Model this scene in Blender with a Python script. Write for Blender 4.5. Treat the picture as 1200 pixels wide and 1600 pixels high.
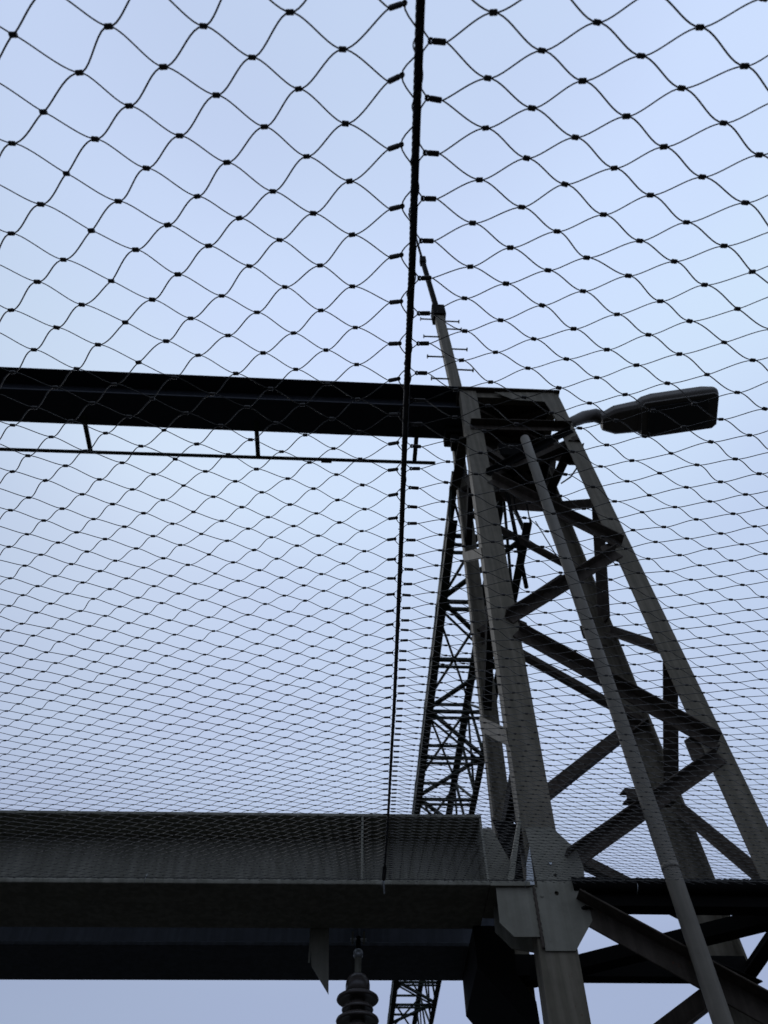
import bpy, bmesh, math, random
import numpy as np
from mathutils import Vector, Matrix, noise
random.seed(7); rng = np.random.RandomState(7)
scene = bpy.context.scene
for o in list(bpy.data.objects): bpy.data.objects.remove(o)

# ------------------------------------------------------------ camera
CZ = 1.6                                  # the phone is held 1.6 m above the ground
F = 1199.0
def _n(v): return v/np.linalg.norm(v)
def _ray(x, y): return np.array([(x-600)/F, -(y-800)/F, -1.0])
_Z = _n(_ray(578, -50)); _Y = _ray(500, 2494); _Y = _n(_Y-_Z*(_Y@_Z)); _X = np.cross(_Y, _Z)
RW = np.array([_X, _Y, _Z])               # camera axes -> world axes
def ray(x, y): return RW @ _ray(x, y)
def to_px(p):
    q = RW.T @ (np.asarray(p, float)-np.array([0, 0, CZ])); return 600+F*q[0]/-q[2], 800-F*q[1]/-q[2]
def atY(x, y, Y):                         # the point of a sight line on the vertical plane Y
    r = ray(x, y); r = r*(Y/r[1]); return Vector((r[0], Y, r[2]+CZ))
cam = bpy.data.cameras.new('camera'); camo = bpy.data.objects.new('camera', cam)
scene.collection.objects.link(camo); scene.camera = camo
cam.sensor_fit = 'VERTICAL'; cam.sensor_height = 24.0; cam.lens = 24.0*F/1600
cam.clip_start = 0.05; cam.clip_end = 5000
camo.matrix_world = Matrix([[*RW[0], 0], [*RW[1], 0], [*RW[2], CZ], [0, 0, 0, 1]])
cam.dof.use_dof = True; cam.dof.focus_distance = 2.1; cam.dof.aperture_fstop = 5.2

# ------------------------------------------------------------ light
world = bpy.data.worlds.new('World'); scene.world = world; world.use_nodes = True
nt = world.node_tree; nt.nodes.clear()
def N(nt, t, **k):
    n = nt.nodes.new(t)
    for a, b in k.items(): setattr(n, a, b)
    return n
SUN_EL, SUN_AZ = math.radians(52), math.radians(-25)
sky = N(nt, 'ShaderNodeTexSky', sky_type='NISHITA', sun_disc=False, sun_elevation=SUN_EL, sun_rotation=SUN_AZ)
sky.air_density = 1.0; sky.dust_density = 2.0
bg1 = N(nt, 'ShaderNodeBackground'); bg1.inputs[1].default_value = 0.05
nt.links.new(sky.outputs[0], bg1.inputs[0])
tc = N(nt, 'ShaderNodeTexCoord'); sep = N(nt, 'ShaderNodeSeparateXYZ'); nt.links.new(tc.outputs['Generated'], sep.inputs[0])
cr = N(nt, 'ShaderNodeValToRGB'); cr.color_ramp.interpolation = 'EASE'
els = cr.color_ramp.elements
els[0].position = 0.0; els[0].color = (.33, .40, .56, 1)
els[1].position = 1.0; els[1].color = (.58, .70, .94, 1)
for p, c in ((.375, (.385, .465, .67, 1)), (.50, (.475, .575, .79, 1)), (.60, (.535, .645, .87, 1)), (.72, (.57, .695, .92, 1)), (.84, (.66, .81, 1.02, 1)), (.93, (.65, .785, 1.05, 1))):
    e = els.new(p); e.color = c
nt.links.new(sep.outputs[2], cr.inputs[0])
mp = N(nt, 'ShaderNodeMapping'); mp.inputs['Scale'].default_value = (1.3, 1.3, 2.0)
nz = N(nt, 'ShaderNodeTexNoise'); nz.inputs['Scale'].default_value = 1.6; nz.inputs['Detail'].default_value = 3.0; nz.inputs['Roughness'].default_value = .45
nt.links.new(tc.outputs['Generated'], mp.inputs[0]); nt.links.new(mp.outputs[0], nz.inputs[0])
r2 = N(nt, 'ShaderNodeValToRGB'); r2.color_ramp.elements[0].position = .3; r2.color_ramp.elements[0].color = (.97, .955, .99, 1)
r2.color_ramp.elements[1].position = .7; r2.color_ramp.elements[1].color = (1.02, 1.03, 1.01, 1)
nt.links.new(nz.outputs[0], r2.inputs[0])
mx = N(nt, 'ShaderNodeMixRGB', blend_type='MULTIPLY'); mx.inputs[0].default_value = 1
nt.links.new(cr.outputs[0], mx.inputs[1]); nt.links.new(r2.outputs[0], mx.inputs[2])
mr = N(nt, 'ShaderNodeMapRange', interpolation_type='SMOOTHSTEP'); mr.inputs[1].default_value = -.6; mr.inputs[2].default_value = .12; mr.inputs[3].default_value = .85; mr.inputs[4].default_value = 1.0
nt.links.new(sep.outputs[0], mr.inputs[0])
mx2 = N(nt, 'ShaderNodeMixRGB', blend_type='MULTIPLY'); mx2.inputs[0].default_value = 1
nt.links.new(mx.outputs[0], mx2.inputs[1]); nt.links.new(mr.outputs[0], mx2.inputs[2]); mx = mx2
bg2 = N(nt, 'ShaderNodeBackground'); bg2.inputs[1].default_value = 1.0; nt.links.new(mx.outputs[0], bg2.inputs[0])
ms = N(nt, 'ShaderNodeMixShader'); ms.inputs[0].default_value = .94
nt.links.new(bg1.outputs[0], ms.inputs[1]); nt.links.new(bg2.outputs[0], ms.inputs[2])
wo = N(nt, 'ShaderNodeOutputWorld'); nt.links.new(ms.outputs[0], wo.inputs[0])
sl = bpy.data.lights.new('sun', 'SUN'); sl.energy = .5; sl.angle = math.radians(30); sl.color = (1, .96, .9)
so = bpy.data.objects.new('sun', sl); scene.collection.objects.link(so)
sd = Vector((math.sin(SUN_AZ)*math.cos(SUN_EL), math.cos(SUN_AZ)*math.cos(SUN_EL), math.sin(SUN_EL)))
so.rotation_euler = sd.to_track_quat('Z', 'Y').to_euler()
scene.view_settings.view_transform = 'Standard'; scene.view_settings.look = 'None'
scene.view_settings.exposure = 0; scene.view_settings.gamma = 1; scene.view_settings.use_curve_mapping = False

# ------------------------------------------------------------ materials
def mat(name, col, rough=.6, metal=0, var=.25, scale=6, bump=.15, rust=0, rustcol=(.09, .045, .025), spec=.3, streak=0, dust=0):
    m = bpy.data.materials.new(name); m.use_nodes = True; t = m.node_tree; b = t.nodes['Principled BSDF']
    b.inputs['Metallic'].default_value = metal; b.inputs['Specular IOR Level'].default_value = spec
    co = N(t, 'ShaderNodeTexCoord')
    n1 = N(t, 'ShaderNodeTexNoise'); n1.inputs['Scale'].default_value = scale; n1.inputs['Detail'].default_value = 8; n1.inputs['Roughness'].default_value = .65
    t.links.new(co.outputs['Object'], n1.inputs[0])
    r = N(t, 'ShaderNodeValToRGB'); r.color_ramp.elements[0].position = .3; r.color_ramp.elements[1].position = .72
    r.color_ramp.elements[0].color = (*[c*(1-var) for c in col], 1); r.color_ramp.elements[1].color = (*[c*(1+var) for c in col], 1)
    t.links.new(n1.outputs[0], r.inputs[0]); out = r.outputs[0]
    if streak:
        mp = N(t, 'ShaderNodeMapping'); mp.inputs['Scale'].default_value = (22, 22, .8)
        n3 = N(t, 'ShaderNodeTexNoise'); n3.inputs['Scale'].default_value = 1; n3.inputs['Detail'].default_value = 5
        t.links.new(co.outputs['Object'], mp.inputs[0]); t.links.new(mp.outputs[0], n3.inputs[0])
        r3 = N(t, 'ShaderNodeValToRGB'); r3.color_ramp.elements[0].position = .42; r3.color_ramp.elements[1].position = .62
        r3.color_ramp.elements[0].color = (1-streak, 1-streak, 1-streak*1.1, 1); r3.color_ramp.elements[1].color = (1, 1, 1, 1)
        t.links.new(n3.outputs[0], r3.inputs[0])
        mu = N(t, 'ShaderNodeMixRGB', blend_type='MULTIPLY'); mu.inputs[0].default_value = 1
        t.links.new(out, mu.inputs[1]); t.links.new(r3.outputs[0], mu.inputs[2]); out = mu.outputs[0]
    if rust:
        n4 = N(t, 'ShaderNodeTexNoise'); n4.inputs['Scale'].default_value = 14; n4.inputs['Detail'].default_value = 10; n4.inputs['Roughness'].default_value = .75
        t.links.new(co.outputs['Object'], n4.inputs[0])
        r4 = N(t, 'ShaderNodeValToRGB'); r4.color_ramp.elements[0].position = .72-rust*.2; r4.color_ramp.elements[1].position = .76-rust*.16
        t.links.new(n4.outputs[0], r4.inputs[0])
        mu = N(t, 'ShaderNodeMixRGB'); mu.inputs[2].default_value = (*rustcol, 1)
        t.links.new(r4.outputs[0], mu.inputs[0]); t.links.new(out, mu.inputs[1]); out = mu.outputs[0]
    t.links.new(out, b.inputs['Base Color'])
    rr = N(t, 'ShaderNodeMapRange'); rr.inputs[3].default_value = rough-.08; rr.inputs[4].default_value = rough+.1
    t.links.new(n1.outputs[0], rr.inputs[0]); t.links.new(rr.outputs[0], b.inputs['Roughness'])
    if bump:
        n2 = N(t, 'ShaderNodeTexNoise'); n2.inputs['Scale'].default_value = scale*9; n2.inputs['Detail'].default_value = 4
        t.links.new(co.outputs['Object'], n2.inputs[0])
        bu = N(t, 'ShaderNodeBump'); bu.inputs['Strength'].default_value = bump; bu.inputs['Distance'].default_value = .004
        t.links.new(n2.outputs[0], bu.inputs['Height']); t.links.new(bu.outputs[0], b.inputs['Normal'])
    return m
M = dict(
    tower=mat('weathered_olive_paint', (.150, .130, .096), .7, rust=.45, streak=.28, var=.18, spec=.12),
    brace=mat('shaded_tower_paint', (.072, .058, .046), .75, rust=.5, streak=.25, spec=.08),  # tower paint darkened: shade of downward faces put into the colour
    gusset=mat('grey_primer', (.198, .186, .146), .65, rust=.3, var=.17, spec=.12, streak=.12),
    girder=mat('anthracite_paint', (.215, .205, .165), .65, var=.16, rust=.22, spec=.1, streak=.28),
    black=mat('girder_shade_black', (.030, .032, .038), .7, var=.15, spec=.08),  # girder paint blackened: soffit shade of the upper girder put into the colour
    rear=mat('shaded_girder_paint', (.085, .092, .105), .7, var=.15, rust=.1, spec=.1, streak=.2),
    dark=mat('black_bitumen_and_shade', (.008, .0075, .007), .9, var=.2, spec=.04),  # near-black parts; on the top front brace it stands for shade
    green=mat('dark_green_paint', (.024, .030, .022), .7, rust=.2, spec=.1),
    wire=mat('stainless_wire', (.075, .070, .062), .6, metal=.1, var=.3, scale=30, bump=0, spec=.2),
    ferrule=mat('ferrule_metal', (.060, .055, .050), .6, metal=.1, var=.3, scale=40, bump=0, spec=.2),
    rope=mat('tarred_steel_rope', (.020, .018, .017), .7, metal=.1, var=.3, scale=40, bump=.1, spec=.15),
    galv=mat('galvanised_steel', (.33, .34, .34), .4, metal=.6, var=.2, scale=20),
    porcelain=mat('brown_porcelain', (.085, .070, .060), .28, var=.15, bump=.03, spec=.5),
    lamp=mat('lamp_housing', (.115, .102, .085), .65, var=.12, bump=.03, spec=.35),
    lens=mat('lamp_lens', (.03, .03, .03), .15, var=.1, bump=0, spec=.5),
    pole=mat('grey_pipe_paint', (.145, .128, .100), .65, rust=.3, var=.15, streak=.15, spec=.25),
    asphalt=mat('dark_ballast', (.022, .021, .019), .9, var=.4, scale=3, bump=.5, spec=.2),
)

# ------------------------------------------------------------ helpers
def link(name, verts, faces, m, parent=None, smooth=False, mesh=None):
    me = mesh
    if me is None:
        me = bpy.data.meshes.new(name); me.from_pydata([tuple(v) for v in verts], [], [tuple(f) for f in faces])
        if m is not None: me.materials.append(m)
        if smooth: me.polygons.foreach_set('use_smooth', [True]*len(me.polygons))
        me.update()
    o = bpy.data.objects.new(name, me); scene.collection.objects.link(o)
    if parent is not None: o.parent = parent; o.matrix_parent_inverse = parent.matrix_world.inverted()
    return o
def tag(o, label, cat, group=None):
    o['label'] = label; o['category'] = cat
    if group: o['group'] = group
    return o
def thing(name, label, cat, loc=(0, 0, 0), group=None):
    o = bpy.data.objects.new(name, None); scene.collection.objects.link(o); o.location = loc; o.empty_display_size = .1
    o.matrix_world = Matrix.Translation(loc)
    return tag(o, label, cat, group)
class MB:
    def __init__(s): s.v = []; s.f = []
    def add(s, v, f):
        k = len(s.v); s.v += [tuple(p) for p in v]; s.f += [tuple(i+k for i in q) for q in f]
    def box(s, a, b):
        (x0, y0, z0), (x1, y1, z1) = a, b
        s.add([(x, y, z) for x in (x0, x1) for y in (y0, y1) for z in (z0, z1)],
              [(0, 1, 3, 2), (4, 6, 7, 5), (0, 4, 5, 1), (2, 3, 7, 6), (0, 2, 6, 4), (1, 5, 7, 3)])
    def prism(s, poly, d):            # extrude a closed polygon of 3D points by vector d
        n = len(poly); d = Vector(d); P = [Vector(p) for p in poly]
        nn = Vector((0, 0, 0))
        for i in range(n): nn += P[i].cross(P[(i+1) % n])
        if nn.dot(d) > 0: P.reverse()
        s.add(P+[p+d for p in P], [tuple(range(n)), tuple(range(2*n-1, n-1, -1))]+[(i, i+n, (i+1) % n+n, (i+1) % n) for i in range(n)])
    def tube(s, pts, r, k=8, cap=True, ref=None):
        pts = [Vector(p) for p in pts]; n = len(pts); R = r if hasattr(r, '__len__') else [r]*n
        V = []; ref = Vector(ref) if ref is not None else None
        for i, p in enumerate(pts):
            t = (pts[min(i+1, n-1)]-pts[max(i-1, 0)]).normalized()
            if ref is None or abs(ref.dot(t)) > .98: ref = Vector((0, 0, 1)) if abs(t.z) < .9 else Vector((1, 0, 0))
            a = (ref-t*ref.dot(t)).normalized(); b = t.cross(a); ref = a
            V += [p+(a*math.cos(2*math.pi*j/k)+b*math.sin(2*math.pi*j/k))*R[i] for j in range(k)]
        Fc = [(i*k+j, i*k+(j+1) % k, (i+1)*k+(j+1) % k, (i+1)*k+j) for i in range(n-1) for j in range(k)]
        if cap: Fc += [tuple(range(k-1, -1, -1)), tuple((n-1)*k+j for j in range(k))]
        s.add(V, Fc)
    def angle(s, p0, p1, u, v, wu, wv, t):   # rolled L-angle from p0 to p1, corner on the line, flanges along u and v
        p0, p1, u, v = map(Vector, (p0, p1, u, v)); d = (p1-p0).normalized()
        u = (u-d*u.dot(d)).normalized(); v = (v-d*v.dot(d)-u*(v-d*v.dot(d)).dot(u)).normalized()
        prof = [(0, 0), (wu, 0), (wu, t*.7), (wu-t*.3, t), (t*1.4, t), (t, t*1.4), (t, wv-t*.3), (t*.7, wv), (0, wv)]
        s.prism([p0+u*a+v*b for a, b in prof], p1-p0)
    def lathe(s, prof, k=28):         # (radius, z) about the z axis
        n = len(prof); V = [(r*math.cos(2*math.pi*j/k), r*math.sin(2*math.pi*j/k), z) for r, z in prof for j in range(k)]
        Fc = [(i*k+j, (i+1)*k+j, (i+1)*k+(j+1) % k, i*k+(j+1) % k) for i in range(n-1) for j in range(k)]
        s.add(V, Fc)
    def build(s, name, m, parent=None, smooth=False): return link(name, s.v, s.f, m, parent, smooth)
def bevel(o, w, seg=2):
    md = o.modifiers.new('bevel', 'BEVEL'); md.width = w; md.segments = seg; md.limit_method = 'ANGLE'
    return o

# ------------------------------------------------------------ ground
g = MB(); S = 1500
n = 40
V = []; Fc = []
for i in range(n+1):
    for j in range(n+1):
        x = math.copysign(abs(i/n*2-1)**3*S, i/n*2-1); y = math.copysign(abs(j/n*2-1)**3*S, j/n*2-1)
        V.append((x, y, 0))
for i in range(n):
    for j in range(n): a = i*(n+1)+j; Fc.append((a, a+n+1, a+n+2, a+1))
gr = link('ground', V, Fc, M['asphalt']); gr['kind'] = 'structure'

# ------------------------------------------------------------ tower geometry
ZR = CZ
def Yf(z): return 5.28+.020*(z-CZ-2.9)
def Yb(z): return 6.50-.020*(z-CZ-2.9)
def XA(z): return 1.305+.0372*(z-CZ-2.0)
def XB(z): return 3.295-.008*(z-CZ-3.0)
def XC(z): return 1.375+.030*(z-CZ-4.0)
def XD(z): return 3.285-.035*(z-CZ-2.9)
TOPZ = CZ+11.15
A = lambda z: Vector((XA(z), Yf(z), z)); B = lambda z: Vector((XB(z), Yf(z), z))
Cc = lambda z: Vector((XC(z), Yb(z), z)); D = lambda z: Vector((XD(z), Yb(z), z))
def onface(x, y, kind):
    r = ray(x, y); k = .02*(1 if kind == 'F' else -1); y0 = (5.28 if kind == 'F' else 6.50)
    t = (y0-k*2.9)/(r[1]-k*r[2]); p = r*t; return Vector((p[0], p[1], p[2]+CZ))
def zon(x, y, kind): return onface(x, y, kind).z

tw = thing('steel_tower', 'tall olive grey riveted lattice tower on four angle legs at the right', 'tower', (2.4, 5.9, 0))
def leg(fn, su, sv, wu=.30, wv=.13, t=.022):
    mb = MB()
    zk = CZ+2.8
    mb.angle(fn(0), fn(TOPZ), (su, 0, 0), (0, sv, 0), wu, wv, t)
    return mb.build('leg', M['tower'], tw)
leg(A, 1, 1, .262, .16); leg(B, -1, 1, .235, .15); leg(Cc, 1, -1, .20, .14); leg(D, -1, -1, .29, .14)
INX = Vector((0, 1, 0))
def brace(p0, p1, nin, w=.15, v=.12, t=.014, m='brace', off=.024, flip=False):
    nin = Vector(nin); p0 = p0+nin*off; p1 = p1+nin*off
    d = (p1-p0).normalized(); u = nin.cross(d).normalized()
    if u.z > 0: u = -u
    # corner at the lower edge: the second leg shows its underside to a viewer below
    if flip: u = -u
    c0 = p0+u*w/2; c1 = p1+u*w/2
    mb = MB(); mb.angle(c0, c1, -u, nin, w, v, t); return mb.build('brace', M[m], tw)
F_ = lambda x, y: onface(x, y, 'F'); K_ = lambda x, y: onface(x, y, 'B')
f_in = (0, 1, 0); b_in = (0, -1, 0)
def obrace(p0, p1, w=.17, v=.12, t=.012, m='brace'):
    n = Vector((0, -1, 0)); d = (p1-p0).normalized(); u = n.cross(d).normalized()
    if u.z > 0: u = -u
    k = n*.004-u*w*.5; mb = MB(); mb.angle(p0+k, p1+k, u, n, w, v, t); return mb.build('brace', M[m], tw)
# front face zigzag, read from its nodes on legs A and B
for a, b in (((762, 742), (893, 674)), ((766, 752), (968, 853)), ((795, 970), (966, 866)), ((806, 990), (1118, 1166)), ((890, 1350), (1126, 1184))):
    obrace(F_(*a), F_(*b), *((.08, .08, .012, 'dark') if a == (762, 742) else (.12, .12)))  # topmost brace coloured black to paint in the shade under the cap
# back face zigzag
for a, b in (((735, 780), (905, 700)), ((735, 805), (892, 890)), ((752, 992), (882, 905)), ((755, 992), (1002, 1132)), ((800, 1285), (1000, 1127)), ((812, 1300), (1085, 1440))):
    brace(K_(*a), K_(*b), b_in, .15, .10, off=.03, m='brace')
# side faces: zigzag between front and back legs
zF = [zon(918, 768, 'F'), zon(1025, 1000, 'F'), zon(1185, 1365, 'F')]
zB = [zon(868, 800, 'B'), zon(940, 990, 'B'), zon(1050, 1255, 'B')]
zB.insert(0, zon(840, 705, 'B'))
for fa, fb, nin in ((B, D, (-1, 0, 0)),):
    prs = [(zF[0]+1.15, zB[0]), (zF[0], zB[1]), (zF[0], zB[2]+.12), (zF[1]+.05, zB[2]-.05), (zF[1]-.1, zB[3]+.1), (zF[2], zB[3]-.12), (zF[2]-.1, zF[2]-1.3)]
    for (zf, zb), bw in zip(prs, (.2, .13, .22, .10, .22, .09, .18)):
        brace(fa(zf)+Vector((0, .17, 0)), fb(zb)-Vector((0, .12, 0)), nin, bw, min(.15, bw), off=.03, m='brace')
# left side: flat lacing plates between legs A and C, and dark diagonals
for (ya, xa, yc, xc, w) in ((1150, 800, 1132, 760, .10), (862, 755, 872, 729, .10)):
    a = A(zon(xa, ya, 'F')); c = Cc(zon(xc, yc, 'B')); mb = MB()
    mb.prism([a+Vector((-.010, .02, -w)), a+Vector((-.010, .02, w)), c+Vector((-.010, -.01, w)), c+Vector((-.010, -.01, -w))], (.010, 0, 0)); mb.build('lacing_plate', M['tower'], tw)
for (ya, xa, yc, xc) in ((900, 760, 1115, 757), (700, 735, 860, 727), (760, 745, 730, 715), (1180, 805, 1330, 775)):
    brace(A(zon(xa, ya, 'F'))+Vector((0, .06, 0)), Cc(zon(xc, yc, 'B'))-Vector((0, .06, 0)), (1, 0, 0), .12, .08, off=.03, m='dark')
# node gussets behind the leg flanges of the front and back faces
for fn, s, zz, yo in ((A, 1, [zon(792, 980, 'F'), zon(756, 756, 'F')], .014), (B, -1, [zon(970, 860, 'F'), zon(1125, 1170, 'F')], .014), (D, -1, [zB[2], zB[3]], -.02), (Cc, 1, [zB[2], zB[3]], -.02)):
    for z in zz:
        p = fn(z); mb = MB(); w = .40
        mb.prism([p+Vector((s*.1, yo+.01, -.26)), p+Vector((s*w*.9, yo+.01, -.1)), p+Vector((s*w*.9, yo+.01, .1)), p+Vector((s*.1, yo+.01, .26))], (0, .008 if yo > 0 else -.008, 0))
        mb.build('gusset', M['brace'], tw)
# horizontal struts and plan bracing at net level
zs = CZ+2.78
def hbar(p0, p1, w, h, m='brace', t=.014, side=1):
    mb = MB(); d = (p1-p0).normalized(); u = Vector((0, 0, 1)).cross(d)*side
    mb.angle(p0, p1, u, (0, 0, 1), w, h, t); return mb.build('strut', M[m], tw)
hbar(Vector((XA(zs)+.28, Yf(zs)+.02, zs)), Vector((XB(zs)-.02, Yf(zs)+.02, zs)), .12, .20, m='dark')
hbar(Vector((XA(zs)+.05, Yb(zs)-.14, zs)), Vector((XB(zs)-.02, Yb(zs)-.14, zs)), .12, .16, m='dark')
hbar(Vector((XB(zs)-.02, Yf(zs)+.05, zs-.02)), Vector((XB(zs)-.02, Yb(zs)-.03, zs-.02)), .12, .14, m='dark')
hbar(Cc(zs)+Vector((.03, -.06, -.03)), B(zs)+Vector((-.05, .06, -.03)), .14, .10, m='dark')
hbar(A(zs)+Vector((.28, .06, -.05)), D(zs)+Vector((-.05, -.06, -.05)), .14, .10, m='dark', side=-1)
# lower front brace running down to the right, and back / side ones below net level
obrace(F_(895, 1418), F_(1235, 1606), .15, .13)
brace(K_(1125, 1545), K_(960, 1672), b_in, .15, .10, m='brace')
brace(B(CZ+2.72), D(CZ+1.9), (-1, 0, 0), .14, .12, m='tower'); brace(D(CZ+1.9), B(CZ+.9), (-1, 0, 0), .14, .12)
brace(A(CZ+1.9)+Vector((0, .08, 0)), Cc(CZ+1.0)-Vector((0, .05, 0)), (1, 0, 0), .13, .10)
# new grey gusset plate on leg A at net level, with bolt holes
gp = [(820, 1296), (862, 1296), (870, 1304), (900, 1331), (911, 1358), (914, 1395), (925, 1440), (901, 1484), (899, 1487), (852, 1487), (838, 1380)]
P = [F_(*q)+Vector((0, -.006, 0)) for q in gp]
bm = bmesh.new()
def holed(pts, holes, thick):
    """a plate outline with round holes, thickness along +Y"""
    cu = bpy.data.curves.new('c', 'CURVE'); cu.dimensions = '2D'; cu.fill_mode = 'BOTH'; cu.extrude = thick/2
    def sp(pp):
        s = cu.splines.new('POLY'); s.points.add(len(pp)-1)
        for i, q in enumerate(pp): s.points[i].co = (q[0], q[1], 0, 1)
        s.use_cyclic_u = True
    sp(pts)
    for (cx, cy, r) in holes: sp([(cx+r*math.cos(t/12*6.2832), cy+r*math.sin(t/12*6.2832)) for t in range(12)])
    o = bpy.data.objects.new('c', cu); scene.collection.objects.link(o)
    dg = bpy.context.evaluated_depsgraph_get(); me = bpy.data.meshes.new_from_object(o.evaluated_get(dg))
    bpy.data.objects.remove(o); bpy.data.curves.remove(cu)
    return me
wpts = []
for i in range(28):
    q = F_(833+16*i/27, 1389+95*i/27); wpts.append((q.x+.003*math.sin(i*2.1), 5.255+.0, q.z))
mb = MB(); mb.tube(wpts, [.008+.004*abs(math.sin(i*1.7)) for i in range(28)], 6); mb.build('weld_seam', M['brace'], tw, True)
me = holed([(p.x, p.z) for p in P], [(F_(867, 1370).x, F_(867, 1370).z, .014), (F_(859, 1352).x, F_(859, 1352).z, .016), (F_(869, 1398).x, F_(869, 1398).z, .016)], .010)
yy = Yf(CZ+2.9)-.016
me.transform(Matrix(((1, 0, 0, 0), (0, 0, 1, yy), (0, 1, 0, 0), (0, 0, 0, 1))))
me.materials.clear(); me.materials.append(M['gusset'])
go = link('gusset_plate', None, None, None, tw, mesh=me)
# bolts heads on legs below and around, and one bright disc for sky
def bolt_or_sky_dot(p, d, r, parent, m='gusset'):
    mb = MB(); p = Vector(p); d = Vector(d); mb.tube([p, p+d], r, 6); return mb.build('bolt_or_sky_dot', M[m], parent)
bolt_or_sky_dot((F_(859, 1352).x, yy+.002, F_(859, 1352).z), (0, -.014, 0), .012, tw, 'galv')  # bright metal disc added to stand for sky seen through the hole
for q in ((846, 1402),):
    p = F_(*q); bolt_or_sky_dot((p.x, yy-.004, p.z), (0, -.008, 0), .011, tw)
# top of the tower: cap plate, fascia angles, plan bracing under the cap
cz = TOPZ
mb = MB(); mb.box((XA(cz)-.03, Yf(cz)-.05, cz), (XB(cz)+.03, Yb(cz)+.05, cz+.03)); mb.build('cap_plate', M['brace'], tw)
for (p, q, u) in (((XA(cz)+.02, Yf(cz)+.03, cz-.17), (XB(cz)-.02, Yf(cz)+.03, cz-.17), (0, 1, 0)),
                  ((XA(cz)+.02, Yb(cz)-.03, cz-.17), (XB(cz)-.02, Yb(cz)-.03, cz-.17), (0, -1, 0)),
                  ((XB(cz)-.03, Yf(cz)+.04, cz-.16), (XB(cz)-.03, Yb(cz)-.04, cz-.16), (-1, 0, 0)),
                  ((XA(cz)+.03, Yf(cz)+.04, cz-.16), (XA(cz)+.03, Yb(cz)-.04, cz-.16), (1, 0, 0))):
    mb = MB(); mb.angle(p, q, u, (0, 0, 1), .12, .16, .014); mb.build('fascia', M['tower'], tw)
for (p, q) in (((XA(cz)+.1, Yf(cz)+.1, cz-.30), (XB(cz)-.1, Yb(cz)-.12, cz-.30)), ((XA(cz)+.1, Yb(cz)-.12, cz-.22), (XB(cz)-.1, Yf(cz)+.1, cz-.22))):
    mb = MB(); mb.angle(p, q, (0, 1, 0), (0, 0, 1), .14, .08, .012); mb.build('brace', M['brace'], tw)
# triangular knee plate at the right top corner (front face)
P = [F_(772, 614), F_(865, 615), F_(893, 672), F_(884, 672), (F_(868, 655)), F_(851, 629), F_(803, 626)]
mb = MB(); mb.prism([p+Vector((0, -.004, 0)) for p in P], (0, -.012, 0)); mb.build('knee_plate', M['tower'], tw)
obrace(F_(735, 668), F_(892, 672), .12, .12, m='brace')
P = [(750, 690), (872, 690), (866, 742), (852, 806), (800, 803), (778, 775), (800, 757), (795, 745), (768, 747)]
mb = MB(); mb.prism([onface(x, y, 'B')+Vector((0, -.08, 0)) for x, y in P], (0, .012, 0)); mb.build('back_panel', M['brace'], tw)
# intermediate plan frame under the head
z1 = CZ+9.55
for (p, q) in ((A(z1), Cc(z1)), (B(z1), D(z1)), (Cc(z1), D(z1)), (A(z1), D(z1)), (Cc(z1), B(z1))):
    p = p+Vector((.04 if p.x < 2.3 else -.04, 0, 0)); q = q+Vector((.04 if q.x < 2.3 else -.04, -.05, 0))
    hbar(p, q, .14, .12, m='brace')
mb = MB(); mb.box((2.15, 5.75, z1+.12), (2.9, 6.3, z1+.5)); bevel(mb.build('junction_box', M['dark'], tw), .03)
mb = MB(); mb.tube([(2.35, 6.1, z1+.1), (2.32, 6.2, z1-.5), (2.36, 6.3, z1-.95), (2.42, 6.28, z1-1.1), (2.47, 6.2, z1-.95), (2.5, 6.1, z1+.1)], .010, 6); mb.build('cable_loop', M['dark'], tw, True)
mb = MB(); mb.tube([(2.25, 6.15, z1+.1), (2.22, 6.3, z1-2.2)], .03, 8); mb.build('cable_pipe', M['dark'], tw, True)
mb = MB(); mb.tube([(2.55, 6.2, z1-.9), (2.9, 6.3, z1-2.4)], .008, 5); mb.build('cable_loop', M['dark'], tw, True)
# clamp bracket on the tower front at mid height
p = atY(976, 1231, 5.42); q = atY(1050, 1236, 5.55)
mb = MB(); mb.angle(p, q, (0, 0, -1), (0, 1, 0), .10, .09, .012); mb.angle(p+Vector((0, 0, -.101)), q+Vector((0, 0, -.101)), (0, 0, 1), (0, 1, 0), .03, .09, .010); mb.build('bracket', M['brace'], tw)
for (x, y, r) in ((903, 688, .045), (910, 702, .055), (911, 712, .04)):
    c = F_(x, y)+Vector((0, .08, 0)); mb = MB(); mb.tube([c+Vector((0, -.07, 0)), c+Vector((0, -.05, 0)), c+Vector((0, .05, 0)), c+Vector((0, .07, 0))], [r*.6, r, r, r*.6], 12); mb.build('cable_clamp', M['dark'], tw, True)
mb = MB(); mb.tube([F_(911, 712)+Vector((.0, .08, 0)), F_(896, 726)+Vector((0, .2, 0)), F_(884, 722)+Vector((0, .35, 0))], .012, 6); mb.build('cable_loop', M['dark'], tw, True)

# ------------------------------------------------------------ pipe on the tower front
a = atY(819, 682, 5.13); b = atY(1130, 1600, 5.10); dz = (b-a)/(b.z-a.z)
bot = a+dz*(0-a.z)
mb = MB(); mb.tube([bot]+[a+dz*(z-a.z) for z in np.linspace(.5, a.z-.06, 12)]+[a+dz*(-.03)], [.062]*12+[.062, .045][:2], 20)
pole = mb.build('pipe', M['pole'], None, True)
pole.name = 'downpipe'; tag(pole, 'long straight round grey pipe running up the front of the lattice tower', 'pipe')
for z in (CZ+2.95,):
    mb = MB(); c = a+dz*(z-a.z); mb.tube([c-dz*.02, c+dz*.02], .0635, 20); mb.build('pipe_joint', M['pole'], pole, True)

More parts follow.
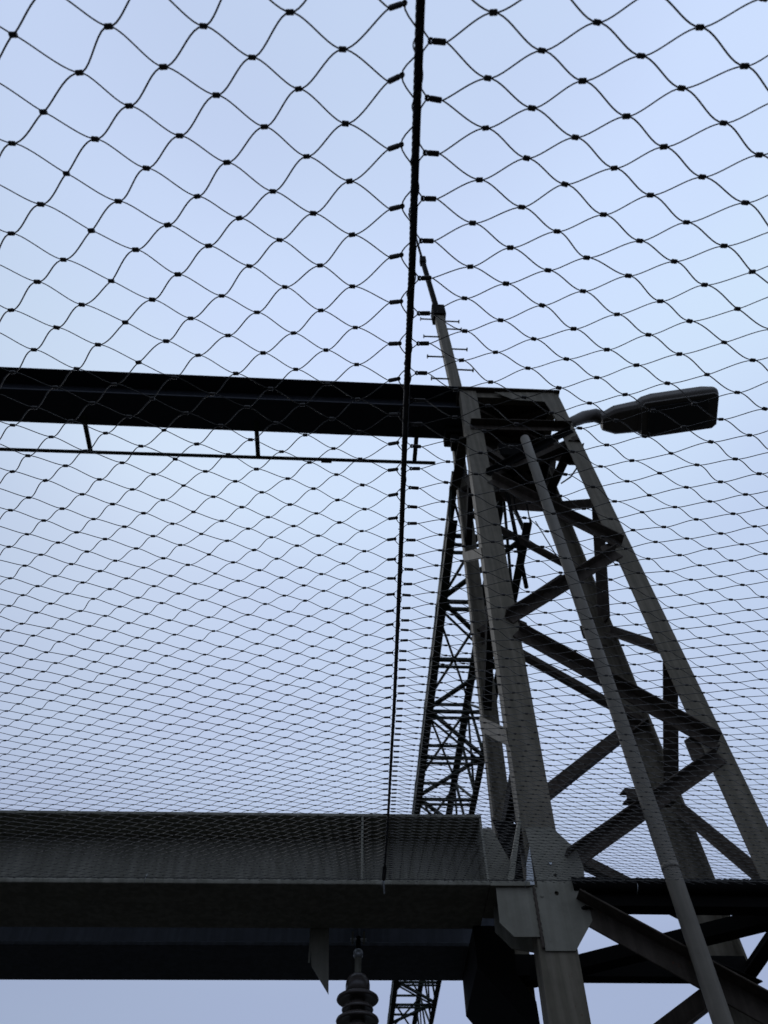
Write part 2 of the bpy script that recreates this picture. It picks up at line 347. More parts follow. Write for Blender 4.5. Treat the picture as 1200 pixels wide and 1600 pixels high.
# ------------------------------------------------------------ girders (I-beams)
def ibeam(name, label, yc, zb, h, wfl, x0, x1, stiff, tf=.035, m='girder', grp=None):
    t = thing(name, label, 'girder', ((x0+x1)/2, yc, zb), grp)
    mb = MB(); mb.box((x0, yc-wfl/2, zb), (x1, yc+wfl/2, zb+tf)); bevel(mb.build('bottom_flange', M[m], t), .006)
    mb = MB(); mb.box((x0, yc-wfl/2, zb+h-tf*.7), (x1, yc+wfl/2, zb+h)); bevel(mb.build('top_flange', M[m], t), .005)
    mb = MB(); mb.box((x0, yc-.012, zb+tf), (x1, yc+.012, zb+h-tf*.7)); mb.build('web', M[m], t)
    for x in stiff:
        for s in (-1, 1):
            ya, yb_ = sorted((yc+s*.014, yc+s*(wfl/2-.004)))
            mb = MB(); mb.box((x-.008, ya, zb+tf), (x+.008, yb_, zb+h-tf*.7)); mb.build('stiffener', M[m], t)
    return t
ZB = CZ+2.885
x_end = 1.047
lg = ibeam('girder', 'dark lower girder whose bottom flange edge carries the net, front one of the pair', 5.24+.31, ZB, .555, .62, -9, x_end, [-8.5, -5.6, .141, x_end-.009])
# lighter flange extension and web gusset running on to leg A
mb = MB(); mb.box((x_end+.002, 5.242, ZB), (XA(ZB)-.004, 5.70, ZB+.033)); mb.build('flange_extension', M['gusset'], lg)
pts = [(754, 1294), (767, 1294), (778, 1312), (796, 1346), (800, 1375), (764, 1375)]
mb = MB(); mb.prism([atY(x, y, 5.40) for x, y in pts], (0, .012, 0)); mb.build('web_gusset', M['gusset'], lg)
mb = MB(); mb.prism([atY(793, 1375, 5.27), atY(813, 1262, 5.30), atY(817, 1262, 5.30), atY(803, 1375, 5.27)], (0, .18, 0)); mb.build('end_plate', M['gusset'], lg)
# knee plate under the flange beside leg A
mb = MB(); mb.prism([atY(x, y, 5.262) for x, y in ((775, 1387), (850, 1387), (850, 1464), (804, 1464), (781, 1442))], (0, .014, 0)); mb.build('knee_plate', M['gusset'], lg)
mb = MB(); mb.prism([atY(x, y, 5.50) for x, y in ((770, 1400), (846, 1400), (846, 1490), (800, 1482), (773, 1455))], (0, .012, 0)); mb.build('knee_plate', M['girder'], lg)
# bright sliver (fresh weld plate) against the leg
mb = MB(); mb.prism([atY(x, y, 5.262) for x, y in ((822, 1352), (827, 1324), (835, 1384), (823, 1384))], (0, -.01, 0)); mb.build('shim_plate', M['galv'], lg)
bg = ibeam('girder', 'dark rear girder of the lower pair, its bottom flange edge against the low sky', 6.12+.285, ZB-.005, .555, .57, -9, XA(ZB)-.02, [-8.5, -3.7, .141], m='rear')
# box haunch tying both girders to the rear leg
hb = MB()
hx0, hx1 = .985, 1.30
prof = [(.985, ZB-.004), (.985, ZB-.29), (1.10, ZB-.43), (1.34, ZB-.72), (1.37, ZB-.72), (1.37, ZB-.52), (1.26, ZB-.34), (1.28, ZB-.004)]
hb.prism([Vector((x, 5.80, z)) for x, z in prof], (0, .82, 0)); hb.build('haunch', M['dark'], bg)
mb = MB(); mb.prism([atY(x, y, 5.64) for x, y in ((768, 1280), (822, 1292), (826, 1376), (799, 1376), (797, 1346))], (0, .012, 0)); mb.build('end_plate', M['dark'], lg)
def turn(root):
    p = Matrix.Translation((1.05, 5.24, 0)); root.matrix_world = p @ Matrix.Rotation(-.009, 4, 'Z') @ p.inverted() @ root.matrix_world
# hanging pointed bracket plate under the front girder
hp = [(484, 1436), (513, 1436), (512, 1552), (485, 1507)]
mb = MB(); mb.prism([atY(x, y, 5.875) for x, y in hp], (0, .016, 0)); mb.build('hanger_plate', M['gusset'], lg)
q0 = atY(484, 1436, 5.875)
mb = MB(); mb.prism([q0+Vector((.0, .016, -.0)), q0+Vector((0, .016, -.30)), q0+Vector((0, .22, -.02))], (.012, 0, 0)); mb.build('hanger_rib', M['girder'], lg)

turn(lg); turn(bg)
# upper girder
ZU = CZ+10.80
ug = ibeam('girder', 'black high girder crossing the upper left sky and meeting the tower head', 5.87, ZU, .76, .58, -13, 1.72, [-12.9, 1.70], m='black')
mb = MB(); mb.box((1.42, 5.9, ZU-.20), (1.68, 6.2, ZU-.002)); bevel(mb.build('bearing_block', M['dark'], ug), .02)
mb = MB(); mb.box((1.5, 5.95, ZU-.48), (1.62, 6.1, ZU-.2)); mb.build('bearing_block', M['dark'], ug)
_p = Matrix.Translation((1.7, 5.6, 0)); ug.matrix_world = _p @ Matrix.Rotation(.006, 4, 'Z') @ _p.inverted() @ ug.matrix_world
# rail held off the upper girder by arms
rl = thing('cable_rail', 'thin dark rail hung on short arms behind the high girder', 'rail', (-4, 6.6, ZU-.02))
mb = MB(); mb.tube([(-13, 6.62, ZU-.04), (1.325, 6.60, ZU-.03)], .030, 10); mb.build('rail_tube', M['green'], rl, True)
mb = MB(); mb.tube([(-.55, 6.62, ZU-.035), (-.38, 6.62, ZU-.035)], .040, 10); mb.build('sleeve', M['green'], rl, True)
for x in (-12.0, -9.5, -6.9, -4.28, -1.58, .98):
    mb = MB(); mb.box((x-.035, 5.95, ZU-.03), (x+.035, 6.60, ZU-.008)); mb.build('arm', M['green'], rl)

# ------------------------------------------------------------ step mast on top
ms_ = thing('step_mast', 'slim mast with alternating step bolts rising above the tower head', 'mast', (1.78, 6.1, TOPZ+.03))
p0 = Vector((1.80, 6.1, TOPZ+.03)); p1 = atY(685, 492, 6.1); p2 = atY(661, 410, 6.1); p3 = atY(650, 372, 6.1); p4 = p3+(p3-p2)*1.2
def seg(name, a, b, w, m):
    mb = MB(); d = (b-a).normalized(); u = Vector((1, 0, 0)); u = (u-d*u.dot(d)).normalized(); v = d.cross(u)
    mb.prism([a+u*w*i/2+v*w*j/2 for i, j in ((-1, -1), (1, -1), (1, 1), (-1, 1))], b-a); return mb.build(name, M[m], ms_)
bevel(seg('shaft', p0, p1, .19, 'tower'), .02)
seg('clamp', p1-(p1-p0).normalized()*.25, p1+(p1-p0).normalized()*.28, .27, 'dark')
seg('rod', p1, p2, .10, 'dark'); seg('clamp', p2-Vector((0, 0, .1)), p2+Vector((0, 0, .3)), .15, 'dark'); seg('rod', p2, p4, .05, 'dark')
L0 = (p1-p0).length
for y, s in ((500, -1), (502, 1), (514, 1), (527, -1), (545, 1), (558, -1), (577, 1), (592, -1)):
    tt = 1-(y-492)/(600-492.0)*(1-0); z = atY(700, y, 6.1).z; c = p0+(p1-p0)*((z-p0.z)/(p1.z-p0.z))
    mb = MB(); mb.tube([c+Vector((s*.05, 0, 0)), c+Vector((s*.40, 0, 0)), ], .016, 6); mb.tube([c+Vector((s*.40, 0, 0)), c+Vector((s*.42, 0, 0))], .04, 6)
    mb.build('step_bolt', M['green'], ms_, True)

# ------------------------------------------------------------ lattice boom beyond the tower
bo = thing('lattice_boom', 'dark green lattice box boom running away behind the tower', 'lattice boom', (2.1, 20, CZ+9.3))
XL, XR, ZL, ZH = 1.44, 2.70, CZ+9.3, CZ+10.7
y0, y1 = 6.7, 42.0
TLX, TRX = XL+.16, XR-.16
for x, z in ((XL, ZL), (XR, ZL), (TLX, ZH), (TRX, ZH)):
    sx = 1 if x < 2.1 else -1; sz = 1 if z == ZL else -1
    mb = MB(); mb.angle((x, y0, z), (x, y1, z), (sx, 0, 0), (0, 0, sz), .13, .13, .016); mb.build('chord', M['green'], bo)
pan = 1.34; cache = {}
def bb(name, p, q, w, h):
    """a bar in the boom; alike bars share one mesh"""
    p = Vector(p); q = Vector(q); key = (name, tuple(round(c, 3) for c in (q-p)), w, h)
    if key not in cache:
        mb = MB(); d = (q-p).normalized(); u = d.cross(Vector((0, 0, 1))) if abs(d.z) < .9 else d.cross(Vector((0, 1, 0))); u.normalize(); v = d.cross(u)
        o_ = Vector((0, 0, 0)); mb.prism([u*w*i/2+v*h*j/2 for i, j in ((-1, -1), (1, -1), (1, 1), (-1, 1))], q-p)
        me = bpy.data.meshes.new(name); me.from_pydata(mb.v, [], mb.f); me.materials.append(M['green']); cache[key] = me
    o = link(name, None, None, None, bo, mesh=cache[key]); o.location = p-Vector(bo.location) if False else p
    o.matrix_parent_inverse = bo.matrix_world.inverted(); return o
ny = int((y1-y0)/pan)
for k in range(ny+1):
    y = 7.0+k*pan
    if y > y1: break
    bb('strut', (XL+.02, y, ZL+.02), (XR-.02, y, ZL+.02), .055, .05); bb('strut', (XL+.02, y+.17, ZL+.02), (XR-.02, y+.17, ZL+.02), .04, .04)
    bb('strut', (TLX+.02, y+.05, ZH-.02), (TRX-.02, y+.05, ZH-.02), .05, .05)
    bb('post', (XL+.015, y, ZL+.02), (TLX+.015, y, ZH-.02), .05, .05); bb('post', (XR-.015, y, ZL+.02), (TRX-.015, y, ZH-.02), .05, .05)
    if y+pan < y1:
        e = 1 if k % 2 else 0
        xa, xb = (XL+.03, XR-.03) if e else (XR-.03, XL+.03)
        bb('diagonal', (xa, y, ZL+.07), (xb, y+pan, ZL+.07), .07, .05)
        if e: bb('diagonal', (xa, y+.2, ZL+.07), (xb, y+pan+.2, ZL+.07), .035, .03)
        if not e and y+2*pan < y1: bb('diagonal', (TRX, y, ZH-.07), (TLX, y+2*pan, ZH-.07), .04, .04); bb('diagonal', (TLX, y, ZH-.07), (TRX, y+2*pan, ZH-.07), .04, .04)
        za, zb = ((XL+.05, ZL+.03), (TLX+.05, ZH-.03)) if e else ((TLX+.05, ZH-.03), (XL+.05, ZL+.03))
        bb('diagonal', (za[0], y, za[1]), (zb[0], y+pan, zb[1]), .045, .04)
        za, zb = ((XR-.05, ZL+.03), (TRX-.05, ZH-.03)) if e else ((TRX-.05, ZH-.03), (XR-.05, ZL+.03))
        bb('diagonal', (za[0], y, za[1]), (zb[0], y+pan, zb[1]), .045, .04)
    mbk = 'gusset'
    if k % 2:
        key = 'g'
        if key not in cache:
            mb = MB(); mb.box((-.01, -.22, -.1), (.01, .22, .16)); me = bpy.data.meshes.new('gusset'); me.from_pydata(mb.v, [], mb.f); me.materials.append(M['green']); cache[key] = me
        for x in (XL+.02, XR-.02):
            o = link('gusset', None, None, None, bo, mesh=cache[key]); o.location = (x, y, ZL+.1)

# ------------------------------------------------------------ street lamp on the tower head
lp = thing('street_lamp', 'dark street lamp head on a short curved arm at the tower head', 'street lamp', atY(892, 662, 5.55))
Ld = Vector((1, -.20, .02)).normalized(); Lw = Vector((.20, 1, -.05)); Lw = (Lw-Ld*Lw.dot(Ld)).normalized(); Lh = Ld.cross(Lw)
if Lh.z < 0: Lh = -Lh
c0 = atY(944, 663, 5.60)
def LP(l, w, h): return c0+Ld*l+Lw*w+Lh*h
mb = MB(); mb.tube([atY(884, 668, 5.52), atY(895, 659, 5.54), atY(912, 652, 5.57), atY(930, 649, 5.6), LP(.12, 0, .10)], [.07, .085, .10, .11, .11], 14); mb.build('arm', M['lamp'], lp, True)
# neck: a tapered hexagonal sleeve
def loft(name, rings, m, parent):
    mb = MB(); k = len(rings[0]); V = [p for r in rings for p in r]
    Fc = [(i*k+j, i*k+(j+1) % k, (i+1)*k+(j+1) % k, (i+1)*k+j) for i in range(len(rings)-1) for j in range(k)]
    Fc += [tuple(range(k-1, -1, -1)), tuple((len(rings)-1)*k+j for j in range(k))]
    mb.add(V, Fc); o = mb.build(name, m, parent)
    bm = bmesh.new(); bm.from_mesh(o.data); bmesh.ops.recalc_face_normals(bm, faces=bm.faces); bm.to_mesh(o.data); bm.free(); return o
def sec(l, w, z0, z1, ch):    # octagonal section
    return [LP(l, -w+ch, z0), LP(l, w-ch, z0), LP(l, w, z0+ch), LP(l, w, z1-ch), LP(l, w-ch*1.6, z1), LP(l, -w+ch*1.6, z1), LP(l, -w, z1-ch), LP(l, -w, z0+ch)]
bevel(loft('neck', [sec(-.02, .13, .0, .20, .05), sec(.18, .22, -.02, .21, .05), sec(.62, .25, -.02, .22, .05)], M['lamp'], lp), .012)
bevel(loft('housing', [sec(.52, .25, -.03, .22, .06), sec(.60, .31, -.05, .22, .07), sec(.75, .33, -.05, .24, .07), sec(1.52, .33, -.05, .23, .07), sec(1.70, .31, -.03, .20, .07), sec(1.75, .27, .02, .15, .05)], M['lamp'], lp), .02)
mb = MB()
rim = [(.60, -.30), (1.64, -.30), (1.71, -.24), (1.71, .24), (1.64, .30), (.60, .30), (.55, .24), (.55, -.24)]
mb.prism([LP(a, b, -.052) for a, b in rim], -Lh*.035); bevel(mb.build('rim', M['lamp'], lp), .01)
rim2 = [(.68, -.23), (1.50, -.23), (1.56, -.18), (1.56, .18), (1.50, .23), (.68, .23), (.64, .18), (.64, -.18)]
mb = MB(); mb.prism([LP(a, b, -.088) for a, b in rim2], -Lh*.03); bevel(mb.build('lens', M['lens'], lp), .02, 3)

# ------------------------------------------------------------ insulator
ip = Vector((.136, 5.93, ZB))
ins = thing('insulator', 'brown ribbed porcelain insulator hanging below the lower girders', 'insulator', ip)
def at(z): return ip+Vector((0, 0, z))
mb = MB(); mb.box((ip.x-.05, ip.y-.012, ip.z-.06), (ip.x-.035, ip.y+.05, ip.z+.005)); mb.box((ip.x+.035, ip.y-.012, ip.z-.06), (ip.x+.05, ip.y+.05, ip.z+.005)); mb.build('lug', M['girder'], ins)
mb = MB(); mb.tube([at(-.05)+Vector((-.06, 0, 0)), at(-.05)+Vector((.06, 0, 0))], .012, 8); mb.build('pin', M['galv'], ins)
mb = MB(); mb.tube([at(-.03), at(-.13)], .018, 10); mb.build('shackle', M['dark'], ins)
def lathe_at(name, prof, m):
    mb = MB(); mb.lathe(prof); mb.v = [(x+ip.x, y+ip.y, z+ip.z) for x, y, z in mb.v]; o = mb.build(name, M[m], ins, True); return o
lathe_at('socket_cap', [(0, -.125), (.028, -.125), (.036, -.14), (.036, -.165), (.028, -.18), (0, -.18)], 'galv')
lathe_at('rod', [(.024, -.175), (.024, -.30), (.03, -.31)], 'girder')
lathe_at('dome', [(0, -.285), (.03, -.29), (.06, -.305), (.082, -.335), (.088, -.37), (.086, -.405), (.07, -.42), (0, -.42)], 'porcelain')
def shed(z, r, r2=.055): return [(r2, z+.028), (r*.5, z+.025), (r*.85, z+.008), (r*.97, z-.004), (r, z-.016), (r*.96, z-.024), (r*.8, z-.020), (r*.5, z-.012), (r2, z-.02)]
zz = -.445
prof = []
for i in range(7):
    lathe_at('shed', shed(zz, .150), 'porcelain'); lathe_at('shed', shed(zz-.065, .112), 'porcelain'); zz -= .135
lathe_at('core', [(.052, -.41), (.052, zz+.03), (0, zz+.03)], 'porcelain')
lathe_at('socket_cap', [(0, zz+.04), (.05, zz+.04), (.05, zz-.05), (.02, zz-.07), (.02, zz-.16), (0, zz-.16)], 'galv')

# ------------------------------------------------------------ net
YE = 5.225; ZE = ZB+.012                                   # where the net is laced to the flange edge
rr = ray(590, 1648); nP = np.cross(np.array([1., 0, 0]), rr); nP /= np.linalg.norm(nP)
if nP[2] < 0: nP = -nP
dP = nP @ np.array([0, YE, ZE-CZ])
HL = np.array([[1.191881e-01,-1.377734e-05,-4.735652e-01],[-8.707273e-03,5.690193e-02,-6.269511e-01],[1.684235e-03,7.965932e-02,1.]])
CL = np.array([[.92,-2.11],[-4.08,7.36],[-9.53,10.71],[-10.52,-1.37],[-6.63,7.35],[-12.08,-1.06]])
HR = np.array([[1.290034e-01,1.050332e-05,7.486665e-02],[1.473383e-02,4.281993e-02,-6.134611e-01],[-5.984499e-03,6.074366e-02,1.]])
CR = np.array([[2.67,.87],[-9.19,-4.22],[-9.53,-5.02],[-3.43,.79],[8.8,4.16],[1.65,-1.13]])
def plane_pt(x, y):
    r = ray(x, y); p = r*(dP/(nP@r)); return np.array([p[0], p[1], p[2]+CZ])
def yedge(x): return YE+.009*(1.05-x)
def lat(side, a, b):
    """a point of the mesh lattice: a counts cells across, b cells along the ridge cable"""
    H, C = (HL, CL) if side == 'L' else (HR, CR)
    q = H @ np.array([a, b, 1.0])
    if q[2] < .12: return None
    x, y = q[0]/q[2]*F+600, q[1]/q[2]*F+800
    u = max(-1.05, min(1.05, (x-600)/600)); v = max(-1.05, min(.5, (y-800)/800))
    B_ = np.array([1, v, v*v, u, u*v, u*u]); x2, y2 = np.array([x, y])+B_@C
    if y2 > 1480 or not (-900 < x2 < 2100) or y2 < -900: return None
    return plane_pt(x2, y2)
NV = Vector(nP)
knots = {}
for side in 'LR':
    K = {}
    for ia in range(-60, 9) if side == 'L' else range(0, 46):
        for ib in range(-12, 190):
            if (ia+ib) % 2: continue
            a, b = ia/2, ib/2
            if side == 'L' and ia > 7: continue
            if side == 'R' and ia < 1: continue
            p = lat(side, a, b)
            if p is None: continue
            js = .0022 if p[1] < 2.5 else .0012
            p = p+rng.normal(0, js, 3)*np.array([1, 1, .4])
            K[(ia, ib)] = Vector(p)
    # sleeves on the seam
    ea = 8 if side == 'L' else 0
    for ib in range(-12, 190):
        if ib % 2 == 0:
            p = lat(side, ea/2+(.05 if side == 'L' else .02), ib/2)
            if p is not None: K[(ea, ib)] = Vector(p+rng.normal(0, .0012, 3))
    knots[side] = K

nets = {'L': thing('cable_net', 'stainless wire cable net panel left of the central seam rope', 'net', (-1.0, 2.5, CZ+2)),
        'R': thing('cable_net', 'stainless wire cable net panel right of the central seam rope', 'net', (1.2, 2.5, CZ+2))}
WR = .00112
def WRv(pts): return np.array([WR+.00034*max(0, min(1, (p.y-1.2)/2.5)) for p in pts])[:, None, None]
def fast_tube(pts, r, k, refn):
    P = np.array(pts); T = np.gradient(P, axis=0); T /= np.linalg.norm(T, axis=1)[:, None]+1e-12
    Nn = refn-(T@refn)[:, None]*T; Nn /= np.linalg.norm(Nn, axis=1)[:, None]; S_ = np.cross(T, Nn)
    ang = np.arange(k)*2*np.pi/k
    V = (P[:, None, :]+r*(Nn[:, None, :]*np.cos(ang)[None, :, None]+S_[:, None, :]*np.sin(ang)[None, :, None])).reshape(-1, 3)
    n = len(P); i = np.arange(n-1)[:, None]*k; j = np.arange(k)[None, :]; j2 = (j+1) % k
    Fq = np.stack([i+j, i+j2, i+k+j2, i+k+j], -1).reshape(-1, 4)
    return V, Fq
HX = Vector((1, 0, 0))
def ht(h): return (h*.35+HX*.65).normalized()
def strand_path(seq, K, hs):
    pts = []
    for (k0, k1) in zip(seq[:-1], seq[1:]):
        p0, p1 = K[k0], K[k1]; s = 1 if k1[0] > k0[0] else -1
        h = ht(hs[k0])*s; g_ = ht(hs[k1])*s; L_ = abs((p1-p0).dot(hs[k0]))
        near = p0.y < 1.9
        n = 10 if p0.y < 1.2 else (7 if near else (5 if p0.y < 3.4 else 3))
        e = .30
        c1 = p0+h*L_*e; c2 = p1-g_*L_*e
        if k1[0] in (8, 0): c2 = p1-(p1-p0)*.2-g_*L_*.05
        if k0[0] in (8, 0): c1 = p0+(p1-p0)*.2+h*L_*.05
        for i in range(n):
            t = i/n; q = p0*(1-t)**3+c1*3*t*(1-t)**2+c2*3*t*t*(1-t)+p1*t**3
            pts.append(q)
    pts.append(K[seq[-1]])
    return pts
def cut(pts):
    out = [pts[0]]
    for a, b in zip(pts[:-1], pts[1:]):
        if b.y > yedge(b.x)-.004:
            t = max(0, min(1, (yedge(b.x)-.004-a.y)/(b.y-a.y+1e-9))); out.append(a+(b-a)*t); return out
        out.append(b)
    return out
nNp = np.array(nP)
for side in 'LR':
    K = knots[side]; hs = {}
    for (ia, ib), p in K.items():
        q = K.get((ia+2, ib)); r_ = K.get((ia-2, ib))
        if q is not None: hs[(ia, ib)] = (q-p).normalized()
        elif r_ is not None: hs[(ia, ib)] = (p-r_).normalized()
        else: hs[(ia, ib)] = Vector((1, 0, 0))
    root = nets[side]
    for dr in (1, -1):
        done = set()
        for key in sorted(K, key=lambda k: (k[1], k[0])):
            if key in done or (key[0]-dr, key[1]-1) in K: continue
            if K[key].y > yedge(K[key].x): continue
            seq = [key]
            while (seq[-1][0]+dr, seq[-1][1]+1) in K and K[seq[-1]].y < yedge(K[seq[-1]].x):
                seq.append((seq[-1][0]+dr, seq[-1][1]+1))
            done.update(seq)
            if len(seq) < 2: continue
            pts = cut(strand_path(seq, K, hs))
            if len(pts) < 3: continue
            off = NV*(.0007*dr)
            V, Fq = fast_tube([tuple(p+off) for p in pts], WRv(pts), 4 if pts[0].y < 1.5 else 3, nNp)
            me = bpy.data.meshes.new('wire'); me.from_pydata(V.tolist(), [], Fq.tolist()); me.materials.append(M['wire'])
            me.polygons.foreach_set('use_smooth', [True]*len(me.polygons))
            link('wire', None, None, None, root, mesh=me)
    # ferrules
    def ferrule_mesh(k, rings):
        mb = MB(); V = []
        for x, s in rings:
            V += [(x, (.0035*s*math.copysign(abs(math.cos(2*math.pi*j/k))**.6, math.cos(2*math.pi*j/k))), .0028*s*math.sin(2*math.pi*j/k)) for j in range(k)]
        n = len(rings)
        Fc = [(i*k+j, i*k+(j+1) % k, (i+1)*k+(j+1) % k, (i+1)*k+j) for i in range(n-1) for j in range(k)]+[tuple(range(k-1, -1, -1)), tuple((n-1)*k+j for j in range(k))]
        return V, Fc
    Vd, Fd = ferrule_mesh(10, [(-.0045, .82), (-.0042, .95), (-.0012, .98), (0, .9), (.0012, .98), (.0042, .95), (.0045, .82)])
    fm = bpy.data.meshes.new('ferrule'); fm.from_pydata(Vd, [], Fd); fm.materials.append(M['ferrule'])
    Vc, Fc_ = ferrule_mesh(5, [(-.0050, 1.05), (.0050, 1.05)]); Vc = np.array(Vc)
    ks = [k for k in K if (1 <= k[0] if side == 'R' else k[0] <= 7) and K[k].y < yedge(K[k].x)-.004 and (k[0] != (8 if side == 'L' else 0))]
    def inview(k):
        x, y = to_px(K[k]); return 0 if (-15 < x < 1215 and -15 < y < 1400) else 1
    dist = lambda k: (K[k]-Vector((0, 0, CZ))).length
    ks.sort(key=lambda k: (inview(k), dist(k)))
    bigV = []; bigF = []; cnt = 0
    for i, k in enumerate(ks):
        h = ht(hs[k]); w = NV.cross(h).normalized(); n_ = h.cross(w)
        ang = random.gauss(0, .10); h2 = h*math.cos(ang)+w*math.sin(ang); w2 = n_.cross(h2)
        R3 = Matrix((h2, w2, n_)).transposed()
        if i < 300:
            o = link('ferrule', None, None, None, root, mesh=fm)
            mw = R3.to_4x4(); s = random.uniform(.94, 1.06); mw = mw @ Matrix.Diagonal((s, s*random.uniform(.95, 1.08), s, 1)); mw.translation = K[k]
            o.matrix_parent_inverse = root.matrix_world.inverted(); o.matrix_basis = mw
        else:
            bigV.append(Vc@np.array(R3).T+np.array(K[k])); bigF += [tuple(q+cnt for q in f_) for f_ in Fc_]; cnt += len(Vc)
    if bigV:
        o = link('ferrule', np.concatenate(bigV).tolist(), bigF, M['ferrule'], root); o['kind'] = 'stuff'

# seam rope: six twisted strands under the net's ridge
def seam(b):
    """where the rope runs: between the two panels"""
    pass
def rope_pt(y):                                   # on the sight-line of the seam, in the net plane
    x = float(np.interp(y, [-700, 0, 200, 400, 600, 700, 850, 1000, 1100, 1200, 1270, 1370], [690, 657, 650.5, 644.5, 635.8, 632, 626.6, 620.3, 616, 610.5, 606.8, 600]))
    return Vector(plane_pt(x, y))+NV*.004
R0 = rope_pt(-650); R1 = rope_pt(1366)
ctrl = [rope_pt(y) for y in (-650, -300, 0, 200, 400, 600, 700, 850, 1000, 1100, 1200, 1270, 1320, 1366)]
def rope_at(Y):
    for a, b in zip(ctrl[:-1], ctrl[1:]):
        if Y <= b.y or b is ctrl[-1]: return a+(b-a)*((Y-a.y)/(b.y-a.y))
rp = thing('seam_rope', 'black twisted steel rope running up the middle between both net panels', 'rope', tuple(rope_at(2.0)))
ys = np.linspace(ctrl[0].y, 5.16, 1500); cen = np.array([tuple(rope_at(y)) for y in ys])
T_ = np.gradient(cen, axis=0); T_ /= np.linalg.norm(T_, axis=1)[:, None]
Na = nNp-(T_@nNp)[:, None]*T_; Na /= np.linalg.norm(Na, axis=1)[:, None]; Sa = np.cross(T_, Na)
Ls = np.concatenate([[0], np.cumsum(np.linalg.norm(np.diff(cen, axis=0), axis=1))])
for s_ in range(6):
    ph = 2*np.pi*(s_/6)+Ls/.055*2*np.pi
    path = cen+(.0033+.0008*np.clip(Ls/4, 0, 1))[:, None]*(Na*np.cos(ph)[:, None]+Sa*np.sin(ph)[:, None])
    V, Fq = fast_tube(path, .0024, 5, nNp)
    me = bpy.data.meshes.new('strand'); me.from_pydata(V.tolist(), [], Fq.tolist()); me.materials.append(M['rope']); me.polygons.foreach_set('use_smooth', [True]*len(me.polygons))
    link('strand', None, None, None, rp, mesh=me)
mb = MB(); e0 = rope_at(4.75); e1 = rope_at(5.19)
mb.tube([e0, e0+(e1-e0)*.08, e0+(e1-e0)*.9, e1], [.008, .014, .014, .009], 12); mb.build('end_fitting', M['rope'], rp, True)
mb = MB(); mb.tube([e1, e1+Vector((0, .03, -.02)), e1+Vector((.004, .02, -.09))], .006, 8); mb.build('hook', M['galv'], rp, True)

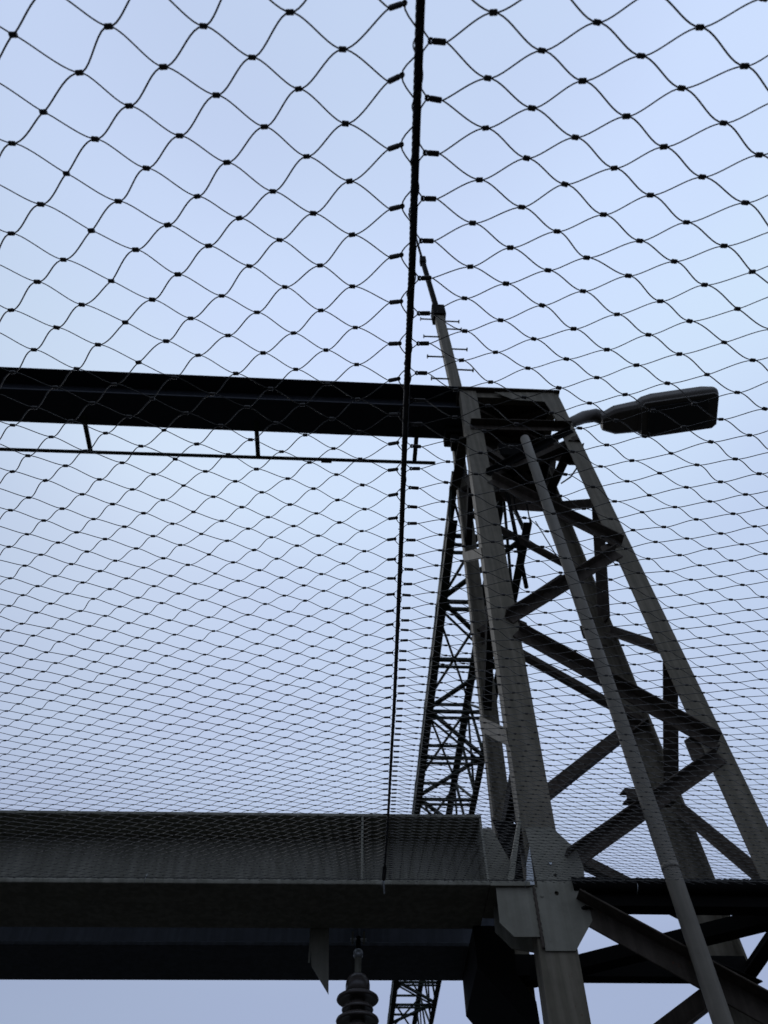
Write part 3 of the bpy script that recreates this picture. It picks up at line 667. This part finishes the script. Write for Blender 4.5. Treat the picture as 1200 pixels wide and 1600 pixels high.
# sleeves and lacing wires along the seam
for side in 'LR':
    K = knots[side]; root = nets[side]; lace = []
    ea = 8 if side == 'L' else 0; s = 1 if side == 'L' else -1
    keys = sorted([k for k in K if k[0] == ea and K[k].y < YE-.05], key=lambda k: k[1])
    cell = .108
    sl_mesh = None
    for idx, k in enumerate(keys):
        p = K[k]; rc = rope_at(p.y)
        h = (rc-p); h -= NV*h.dot(NV); hx = Vector((1, 0, 0))*s
        tilt = random.gauss(.26, .12) if side == 'L' else random.gauss(-.02, .07)
        ydir = NV.cross(Vector((1, 0, 0))).normalized(); ydir = ydir if ydir.y > 0 else -ydir
        h2 = (hx*math.cos(tilt)-ydir*math.sin(tilt)).normalized()
        tc_ = (Vector((0, 0, CZ))-p).normalized()
        n_ = (tc_+Vector((0, 0, random.gauss(0, .25)))).normalized() if side == 'R' else (NV*.35+ydir*.94).normalized()
        if side == 'L' and p.y > 1.6: n_ = (tc_*.7+ydir*.5).normalized()
        n_ = (n_-h2*n_.dot(h2)).normalized(); w2 = n_.cross(h2)
        Ls_ = .020
        mb = MB()                                    # flat pressed sleeve: two wire tunnels side by side with a round eye
        hw = .0037; th = .0024
        prof = []
        k8 = 12
        for j in range(k8):
            a_ = 2*math.pi*j/k8; prof.append((hw*math.copysign(abs(math.cos(a_))**.6, math.cos(a_)), th*math.copysign(abs(math.sin(a_))**.8, math.sin(a_))))
        rings = []
        for xx, sc in ((0, .8), (.0012, 1), (Ls_-.0055, 1), (Ls_-.0045, .86)):
            rings += [p+h2*xx+w2*(u_*sc)+n_*(v_*sc) for u_, v_ in prof]
        Fc = [(i*k8+j, i*k8+(j+1) % k8, (i+1)*k8+(j+1) % k8, (i+1)*k8+j) for i in range(3) for j in range(k8)]+[tuple(range(k8-1, -1, -1)), tuple(3*k8+j for j in range(k8))]
        mb.add(rings, Fc)
        ec = p+h2*(Ls_-.0015)                         # eye ring
        ring = [ec+(h2*math.cos(2*math.pi*j/10)+w2*math.sin(2*math.pi*j/10))*.0027 for j in range(11)]
        mb.tube(ring, .0017, 6, cap=False)
        mb.build('sleeve', M['ferrule'], root, True)
        lace.append((ec, k[1]/2))
    # lacing: from rope to eye and back, bowed
    pts = []
    for i in range(len(lace)-1):
        (p, b), (q, b2) = lace[i], lace[i+1]
        ym = p.y+(q.y-p.y)*.5
        n = 12 if p.y < 3 else 6
        rm = rope_at(ym)+Vector((-s*.0030, 0, 0))-NV*.0055
        rz = .20 if side == 'L' else .5
        for j in range(n):
            t = j/n
            # weight to the rope: 0 at the eyes, 1 in the middle
            w_ = (math.sin(math.pi*t))
            w_ = min(1, (math.sin(math.pi*t)**2)*1.15) if side == 'L' else min(1, w_*1.9)
            base = p.lerp(q, t); rpt = rope_at(base.y)+Vector((-s*.0046, 0, 0))-NV*.003
            bump = Vector((0, 0, 0))
            pts.append(base+(rpt-base)*w_+(Vector((.006, 0, 0))*w_*s if side == 'L' else Vector((0, 0, 0))))
    if len(pts) > 3:
        V, Fq = fast_tube([tuple(p) for p in pts], .0011, 4, nNp)
        me = bpy.data.meshes.new('lacing_wire'); me.from_pydata(V.tolist(), [], Fq.tolist()); me.materials.append(M['rope']); me.polygons.foreach_set('use_smooth', [True]*len(me.polygons))
        link('lacing_wire', None, None, None, rp, mesh=me)
# loose spiral wire wound round the rope
ph = Ls/.075*2*np.pi; path = cen+(.0058+.0010*np.sin(Ls*37)+.0007*np.sin(Ls*91))[:, None]*(Na*np.cos(ph)[:, None]+Sa*np.sin(ph)[:, None])
V, Fq = fast_tube(path, .0009, 4, nNp); me = bpy.data.meshes.new('lacing_wire'); me.from_pydata(V.tolist(), [], Fq.tolist()); me.materials.append(M['rope'])
link('lacing_wire', None, None, None, rp, mesh=me)

# edge cable along the flange with lashings
ec = thing('edge_cable', 'thin border cable of the net lashed along the lower girder flange edge', 'cable', (0, YE-.012, ZE))
mb = MB(); X_ = np.linspace(-4.6, XB(CZ+2.9)+.1, 260)
pth = [Vector((x, yedge(x)-.012, ZE+.012+.0015*math.sin(x*31))) for x in X_]
V, Fq = fast_tube([tuple(p) for p in pth], .0035, 6, np.array([0, 0, 1.])); link('border_wire', V.tolist(), Fq.tolist(), M['wire'], ec, True)
ph = np.arange(0, 3600)/3600*(X_[-1]-X_[0]); path = np.array([(X_[0]+t, yedge(X_[0]+t)-.012+.006*math.sin(t*2*math.pi/.055), ZE+.012+.006*math.cos(t*2*math.pi/.055)) for t in ph])
V, Fq = fast_tube(path, .0011, 3, np.array([1., 0, .1])); link('lashing_wire', V.tolist(), Fq.tolist(), M['wire'], ec, True)
for x, y in ((229, 1369), (598, 1374), (822, 1374), (996, 1384)):
    c = atY(x, y, YE-.02)
    mb = MB(); mb.tube([c+Vector((.004, 0, .018)), c+Vector((0, -.008, 0)), c+Vector((-.006, .0, -.03)), c+Vector((-.010, .03, -.045))], .0022, 6); mb.build('clip', M['galv'], ec, True)
# black rubbery sleeve over the front strut where the net ends beside leg A
mb = MB(); pts = [(XA(zs)+.31+i*.02, Yf(zs)-.01, zs+.13+.006*noise.noise(Vector((i*.9, 0, 0)))) for i in range(95)]
mb.tube(pts, [.050+.007*noise.noise(Vector((i*1.3, 2, 0))) for i in range(95)], 12)
o = mb.build('wrap', M['dark'], tw, True)
